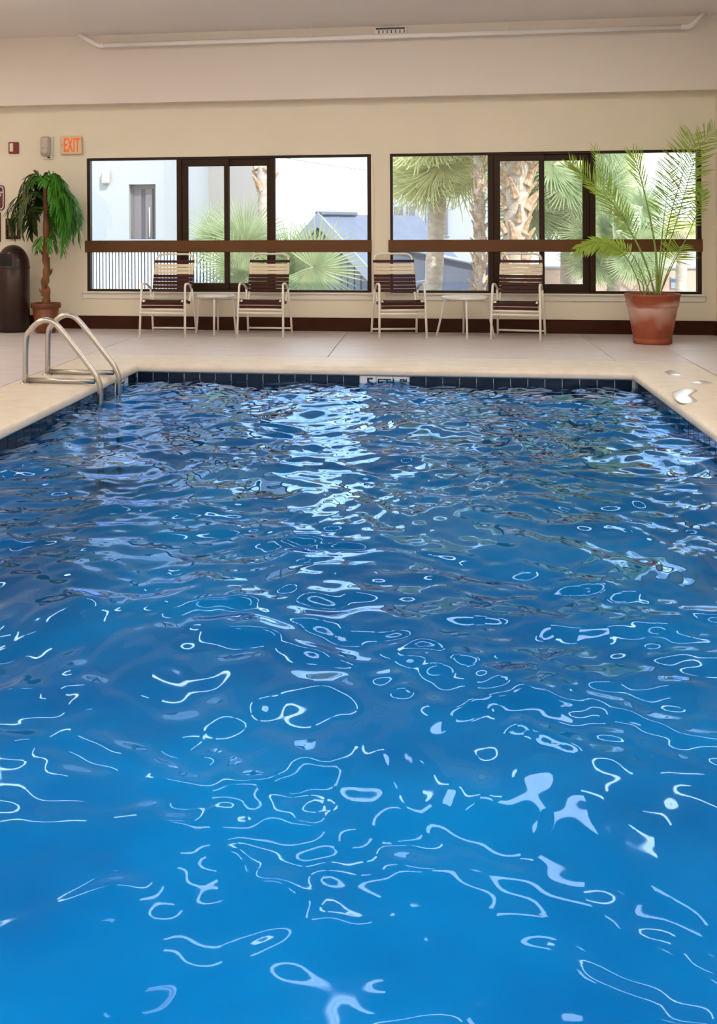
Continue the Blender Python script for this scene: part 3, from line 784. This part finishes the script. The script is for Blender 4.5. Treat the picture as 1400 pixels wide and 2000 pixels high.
MB().box(d0 + .05, mx0 - .08, .14, .18, 0, dz - .08).build('door', M_DOOR, t)
MB().box(mx0 - .08, mx0, .15, .19, 0, dz - .08).build('door_gap', M_DOORD, t)
dd = MB().box(mx0, d1 - .09, .13, .17, 0, dz - .08).build('door', M_DOOR, t)
MB().tube([(d1 - .14, .10, zz0 + .05), (d1 - .14, .10, zz0 + .6)], .012, 6).build('handle', M_PIPE, dd)
MB().box(d1 - .09, d1 - .05, .15, .19, 0, dz - .08).build('door_gap', M_DOORD, t)
e0, e1 = L(321, 0, 24.2)[0], L(336, 0, 24.2)[0]
MB().box(e0, e1, 4.14, 4.2, 0, L(0, 390, 24.2)[1]).build('rear_door', M_DOORD, t)
p = L(208, 346); b = MB().box(p[0] - .07, p[0] + .07, -.1, 0, p[1] - .12, p[1] + .12, .02).build('lamp_reflection', M_GREY, t)  # made-up box standing in for a ceiling light reflected in the glass
p = L(396, 366, 24.2); MB().lathe([(0, -.16), (.07, -.14), (.085, 0), (.07, .14), (0, .16)], (p[0], 4.12, p[1]), 14).build('wall_lamp', M_WHITE, t)
p = L(0, 470)[1]; MB().box(xl, xr, -.06, 0, p - .12, p + .02).build('ledge', M_FASCIA, t)
# white railing
Yr = 17.6
xr0, xr1 = at(120, 520, Yr).x, at(462, 520, Yr).x; zr0, zr1 = -.12, at(300, 486, Yr).z
t = thing('white_railing', 'white railing of close upright bars outside the first window', 'railing', ((xr0 + xr1) / 2, Yr, -.12))
hw = (xr1 - xr0) / 2; hh = zr1 + .12
MB().box(-hw, hw, .03, .05, .02, hh - .03).build('gap_shade_panel', M_FENCEB, t)  # added dark sheet that paints the blue shade between the bars
bm_ = MB().box(-.0155, .0155, -.02, .02, .04, hh - .02, .005).mesh('baluster'); bm_.materials.append(M_FENCE)
k = 0; x = -hw + .03
while x < hw:
    o = link('baluster', bm_, None, t); o.location = (x, 0, 0); x += .0535
MB().box(-hw, hw, -.03, .06, hh - .03, hh + .02, .006).build('top_rail', M_FENCE, t)
MB().box(-hw, hw, -.03, .06, 0, .05, .006).build('bottom_rail', M_FENCE, t)

# gabled pavilion
Yg = 23.0
A = at(636, 428, Yg)
t = thing('gabled_house', 'blue-grey house with a gabled roof seen through the first window', 'house', (A.x, Yg, -.12), math.radians(-24))
ap = A.z + .12; s_ = 1.12; halfw = 1.35; dep = 4.2; ez = ap - halfw / s_ * 1.0 * .98
zE = ap - halfw * .98
b = MB(); b.prism([(-1.15, 0), (1.15, 0), (1.15, ap - 1.15 * .98 - .12), (0, ap - .12), (-1.15, ap - 1.15 * .98 - .12)], 0, dep); b.build('wall', M_GABLE, t)
for sg in (-1, 1):
    p0, p1 = (0, ap), (sg * halfw, zE)
    th = .10
    b = MB(); poly = [(0, ap - th * .6), (0, ap + th), (sg * (halfw + .03), zE + th * .6), (sg * (halfw + .03), zE - th * .6)]
    b.prism(poly if sg < 0 else poly[::-1], -.28, dep + .3); b.build('roof_slope', M_ROOF, t)
    poly = [(0, ap - .16), (0, ap + .13), (sg * (halfw + .06), zE + .10), (sg * (halfw + .06), zE - .17)]
    b = MB(); b.prism(poly if sg < 0 else poly[::-1], -.34, -.28); b.build('barge_board', M_FASCIA, t)
MB().box(-.09, .09, -.3, dep * .3, ap + .08, ap + .16, .02).build('ridge_cap', M_ROOF, t)
for k in range(-7, 8):
    x = k * .15; z = ap - abs(x) * .98 - .16
    MB().box(x - .06, x + .06, -.035, -.002, zE - 1.0, z - .05, .006).build('siding_board', M_GABLE, t)

# low dark roof seen through the second window
Yl = 21.0
a, bq, c, d = at(760, 482, Yl), at(960, 523, Yl), at(960, 548, Yl), at(760, 572, Yl)
t = thing('low_wing', 'low blue-grey sloping wing behind the slim palm trunk', 'building', ((a.x + bq.x) / 2, Yl, -.12))
O = t.location
poly = [(p.x - O.x, p.z - O.z) for p in (d, c, bq, a)]
MB().prism([(poly[0][0], 0), (poly[1][0], 0), poly[2], poly[3]], 0, .3).build('wall', M_ROOF, t)
MB().tube([(poly[3][0], -.05, poly[3][1] + .02), (poly[2][0], -.05, poly[2][1] + .02)], .035, 6).build('coping_strip', M_FASCIA, t)
pw = at(780, 560, Yl); pw = (pw.x - O.x, pw.z - O.z)
MB().prism([(pw[0] - .35, pw[1] - .9), (pw[0] + .62, pw[1] - .9), (pw[0] + .62, pw[1] + .06), (pw[0] + .5, pw[1] + .16), (pw[0] - .35, pw[1] + .02)], -.9, -.5).build('parapet', M_FASCIA, t)
# pale building with windows behind the palms
Yq = 29.0
x0, x1 = at(716, 400, Yq).x, at(1010, 400, Yq).x
t = thing('pale_building', 'pale building with dark windows behind the drooping palm skirt', 'building', ((x0 + x1) / 2, Yq, -.12)); O = t.location
MB().box(x0 - O.x + .5, x1 - O.x, 0, 3, 0, 5.5).build('wall', M_STUCCO, t)
for u0, u1, v0, v1 in ((771, 787, 404, 459), (836, 874, 404, 458), (800, 810, 404, 459)):
    q0, q1 = at(u0, v1, Yq), at(u1, v0, Yq)
    f_ = MB().box(q0.x - O.x - .05, q1.x - O.x + .05, -.05, -.005, q0.z - O.z - .05, q1.z - O.z + .05, .01).build('window', M_FASCIA, t)
    MB().box(q0.x - O.x, q1.x - O.x, -.07, -.0501, q0.z - O.z, q1.z - O.z).build('pane', M_DOOR, f_)
# pink garden wall
Yk = 22.0
q0, q1 = at(1030, 525, Yk), at(1420, 520, Yk)
t = thing('pink_wall', 'low pink garden wall with a small grey plaque beyond the palms', 'wall', ((q0.x + q1.x) / 2, Yk, -.12)); O = t.location
MB().box(q0.x - O.x, q1.x - O.x, 0, .25, 0, q0.z + .12, .01).build('wall_body', M_PINK, t)
MB().box(q0.x - O.x - .03, q1.x - O.x + .03, -.03, .28, q0.z + .12, q0.z + .17, .01).build('wall_cap', M_STUCCO, t)
q = at(1319, 553, Yk); MB().box(q.x - O.x - .09, q.x - O.x + .09, -.03, 0, q.z - O.z - .1, q.z - O.z + .12, .005).build('plaque', M_FASCIA, t)
MB().box(q.x - O.x - .08, q.x - O.x + .08, -.034, -.0301, q.z - O.z + .02, q.z - O.z + .08).build('plaque_print', M_FENCEB, t)
# overhead cable
c0, c1 = at(507.5, 299, 24.35), at(775, 338, 28.98)
t = MB().tube(spline([c0, c0.lerp(c1, .33) + Vector((0, 0, -.04)), c0.lerp(c1, .66) + Vector((0, 0, -.04)), c1], 5), .012, 5).build('overhead_cable', M_STUCCOG)
tag(t, 'thin pale cable crossing the sky above the gabled house', 'cable')

# ---- fan palms
def fan_mesh(n=34, spread=150, droop=.1, seed=0, fuse=.4):
    """one costapalmate leaf, hub at origin, axis +Z, facing -Y, radius 1, with petiole below"""
    r = random.Random(seed); mb = MB()
    for k in range(n):
        a = math.radians(-spread + 2 * spread * k / (n - 1) + r.uniform(-1.5, 1.5)); l = (1 - .22 * (abs(a) / math.radians(spread)) ** 2) * r.uniform(.88, 1.05)
        d = Vector((math.sin(a), 0, math.cos(a))); sd = Vector((math.cos(a), 0, -math.sin(a)))
        wmid = math.radians(2 * spread / (n - 1)) * fuse * .52
        vs = []; dr = droop * r.uniform(.4, 1.6)
        for q, w in ((.02, .012), (fuse, wmid), (.75, wmid * .55), (1, 0)):
            p = d * q * l + Vector((0, -.10 * q * q, -dr * max(0, q - .35) ** 2 * 2))
            if w == 0: vs.append(p)
            else: vs += [p - sd * w, p + Vector((0, .02 * w / wmid, 0)), p + sd * w]
        mb.add(vs, [(0, 1, 4, 3), (1, 2, 5, 4), (3, 4, 7, 6), (4, 5, 8, 7), (6, 7, 9), (7, 8, 9)])
    return mb
FAN = [fan_mesh(52, 125, .12, 1), fan_mesh(46, 100, .3, 2), fan_mesh(48, 150, .05, 3), fan_mesh(40, 75, .5, 4, .33)]
FANM = {}
def fan(parent, hub, axis, face, size, kind, m, stalk_from=None):
    key = (kind, m.name)
    if key not in FANM:
        me = FAN[kind].mesh('frond'); me.materials.append(m); FANM[key] = me
    z = Vector(axis).normalized(); y = -Vector(face); y = (y - z * y.dot(z)).normalized(); x = y.cross(z)
    o = link('frond', FANM[key], None, parent)
    R_ = Matrix((x, y, z)).transposed()
    o.rotation_euler = R_.to_euler(); o.scale = (size,) * 3; o.location = Vector(hub) - parent.location
    if stalk_from is not None:
        a = Vector(stalk_from); c = Vector(hub); mid = (a + c) / 2 + Vector((0, 0, .12 * (c - a).length))
        inv = (Matrix.Translation(o.location) @ R_.to_4x4() @ Matrix.Diagonal((size, size, size, 1))).inverted()
        pts = [inv @ (p - parent.location) for p in bez(a, mid, c, 6)]
        MB().tube(pts, .014 / size, 5).build('stalk', m, o)
    return o
def trunk(parent, base, top, r0, r1, m):
    O = parent.location; n = 14; r = random.Random(int(r0 * 1e4))
    pts = [Vector(base).lerp(Vector(top), i / n) - O for i in range(n + 1)]
    MB().tube(pts, [(r0 + (r1 - r0) * i / n) * r.uniform(.95, 1.06) for i in range(n + 1)], 12).build('trunk', m, parent)
def boots(parent, base, top, r0, r1, step, size, m, seed=0, a_from=-PI, a_to=PI, frac0=0.0):
    """old leaf bases criss-crossing up the trunk"""
    r = random.Random(seed); O = parent.location; base = Vector(base); top = Vector(top); n = int((top - base).length * (1 - frac0) / step)
    me = MB().tube([(0, 0, 0), (.10, 0, .28), (.26, 0, .62), (.50, 0, 1.0)], [.26, .20, .13, .07], 6, smooth=False).mesh('leaf_base'); me.materials.append(m)
    me.transform(Matrix.Diagonal((1, 1, 1, 1)))
    for i in range(n):
        q = frac0 + (1 - frac0) * (i + .5) / n; p = base.lerp(top, q) - O; rad = r0 + (r1 - r0) * q
        for j in range(3):
            a = i * 1.1 + j * 2 * PI / 3 + r.uniform(-.25, .25)
            o = link('leaf_base', me, None, parent)
            o.location = p + Vector((math.cos(a) * rad * .85, math.sin(a) * rad * .85, 0))
            o.rotation_euler = (r.uniform(-.35, .35), r.uniform(-.1, .3), a); sc = size * r.uniform(.75, 1.2); o.scale = (sc, sc, sc)
GZ = -.12
# young fan palm outside the first window
def hubp(px, py, Y): return at(px, py, Y)
Y1 = 16.6
base = at(478, 560, Y1); base.z = GZ
t = thing('young_fan_palm', 'young pale green fan palm spreading outside the first window', 'palm', base)
trunk(t, base, base + Vector((0, 0, .32)), .10, .07, M_BOOT)
b0 = base + Vector((0, 0, .25))
for px, py, dY, ax, size, kind in ((478, 478, .1, (.05, 0, 1), .92, 0), (425, 470, .3, (-.45, 0, 1), .72, 0), (455, 520, -.2, (-.1, -.1, 1), .62, 2), (505, 520, .25, (.45, 0, .8), .60, 0),
                                   (612, 522, -.1, (1, 0, -.12), .86, 2), (560, 508, .2, (.9, 0, .5), .75, 0), (600, 500, .35, (.55, 0, 1), .62, 3), (470, 545, -.3, (-.8, -.1, .2), .45, 2), (500, 552, -.25, (.6, -.2, -.1), .42, 2), (530, 545, .1, (.9, 0, .1), .8, 0)):
    fan(t, hubp(px, py, Y1 + dY), ax, (.1, -1, .15), size, kind, M_FAN, b0)
# slim trunk high behind the first window
Y2 = 21.5
top = at(513, 270, Y2); base = at(520, 500, Y2); base.z = GZ
t = thing('ragged_palm', 'slim ragged palm trunk rising beside the right mullion of the first window', 'palm', base)
trunk(t, base, top, .13, .12, M_PTRUNK); boots(t, base, top, .13, .12, .30, .34, M_BOOT, 3, frac0=.62)
for px, py, ax in ((520, 285, (.8, -.1, -1)), (498, 290, (-.9, -.1, -.9)), (506, 262, (-.5, 0, -1)), (530, 262, (1, 0, -.4))):
    fan(t, at(px, py, Y2), ax, (0, -1, .2), .42, 3, M_BOOT)
t['label'] = 'slim ragged palm trunk behind the young fan palm'
# skirt palm in the second window
Y3 = 18.6
base = at(843, 560, Y3); base.z = GZ; top = at(858, 330, Y3)
t = thing('skirted_palm', 'palm with a bare slim trunk under a drooping pale leaf skirt', 'palm', base)
trunk(t, base, top, .155, .13, M_PTRUNK)
rg = random.Random(5)
for k in range(30):
    a = k * 2.4; c, s = math.cos(a), math.sin(a); lev = rg.uniform(-.1, .75)
    hub = top + Vector((c * rg.uniform(.1, .45), s * .35, lev - .05))
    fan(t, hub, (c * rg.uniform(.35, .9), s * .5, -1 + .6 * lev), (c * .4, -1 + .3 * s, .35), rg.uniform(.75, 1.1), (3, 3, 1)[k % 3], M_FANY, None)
# palm trunks with leaf bases
for (pxb, pxt, Y, r, label, fr0, sz, sd) in ((938, 934, 17.8, .085, 'narrow orange-brown palm trunk beside the first mullion of the second window', .0, .16, 4), (1003, 1012, 16.8, .16, 'thick palm trunk criss-crossed with old leaf bases in the sliding sash', .0, .30, 5)):
    base = at(pxb, 560, Y); base.z = GZ; top = at(pxt, 255, Y)
    t = thing('booted_palm', label, 'palm', base)
    trunk(t, base, top, r, r, M_PTRUNK); boots(t, base, top, r, r, .17 if sd == 5 else .13, sz, M_BOOT, sd, frac0=fr0)
    for k in range(7):
        a = k * 2.4 + sd; c, s = math.cos(a), math.sin(a)
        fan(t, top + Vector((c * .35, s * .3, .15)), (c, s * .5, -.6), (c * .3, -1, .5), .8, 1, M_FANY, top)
# leafy palms filling the right of the second window
for i, (px, py, Y, sz, m, label) in enumerate((
        (1104, 520, 18.0, 1.05, M_FAN, 'dense green fan palm behind the second sash of the second window'),
        (1195, 545, 17.4, .72, M_FAN, 'broad fan palm behind the tall potted palm'),
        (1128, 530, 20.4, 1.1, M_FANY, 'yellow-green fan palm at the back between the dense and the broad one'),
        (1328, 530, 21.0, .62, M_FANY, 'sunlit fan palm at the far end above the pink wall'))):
    base = at(px, py, Y); base.z = GZ
    t = thing('fan_palm', label, 'palm', base)
    topz = (2.3, 1.35, 2.5, 1.5)[i]
    top = base + Vector((.05, 0, topz)); trunk(t, base, top, .10, .08, M_PTRUNK)
    rg = random.Random(20 + i)
    for k in range((26, 22, 22, 9)[i]):
        a = k * 2.4; c, s = math.cos(a), math.sin(a); el = rg.uniform(-1.35, .9)
        hub = top + Vector((c * .55 * sz, s * .4 * sz, el * .55 * sz))
        fan(t, hub, (c, s * .4, el * .9 - .15), (c * .2, -1, .3 + .2 * rg.random()), sz * rg.uniform(.6, .85), (0, 2, 1)[k % 3], m, top)
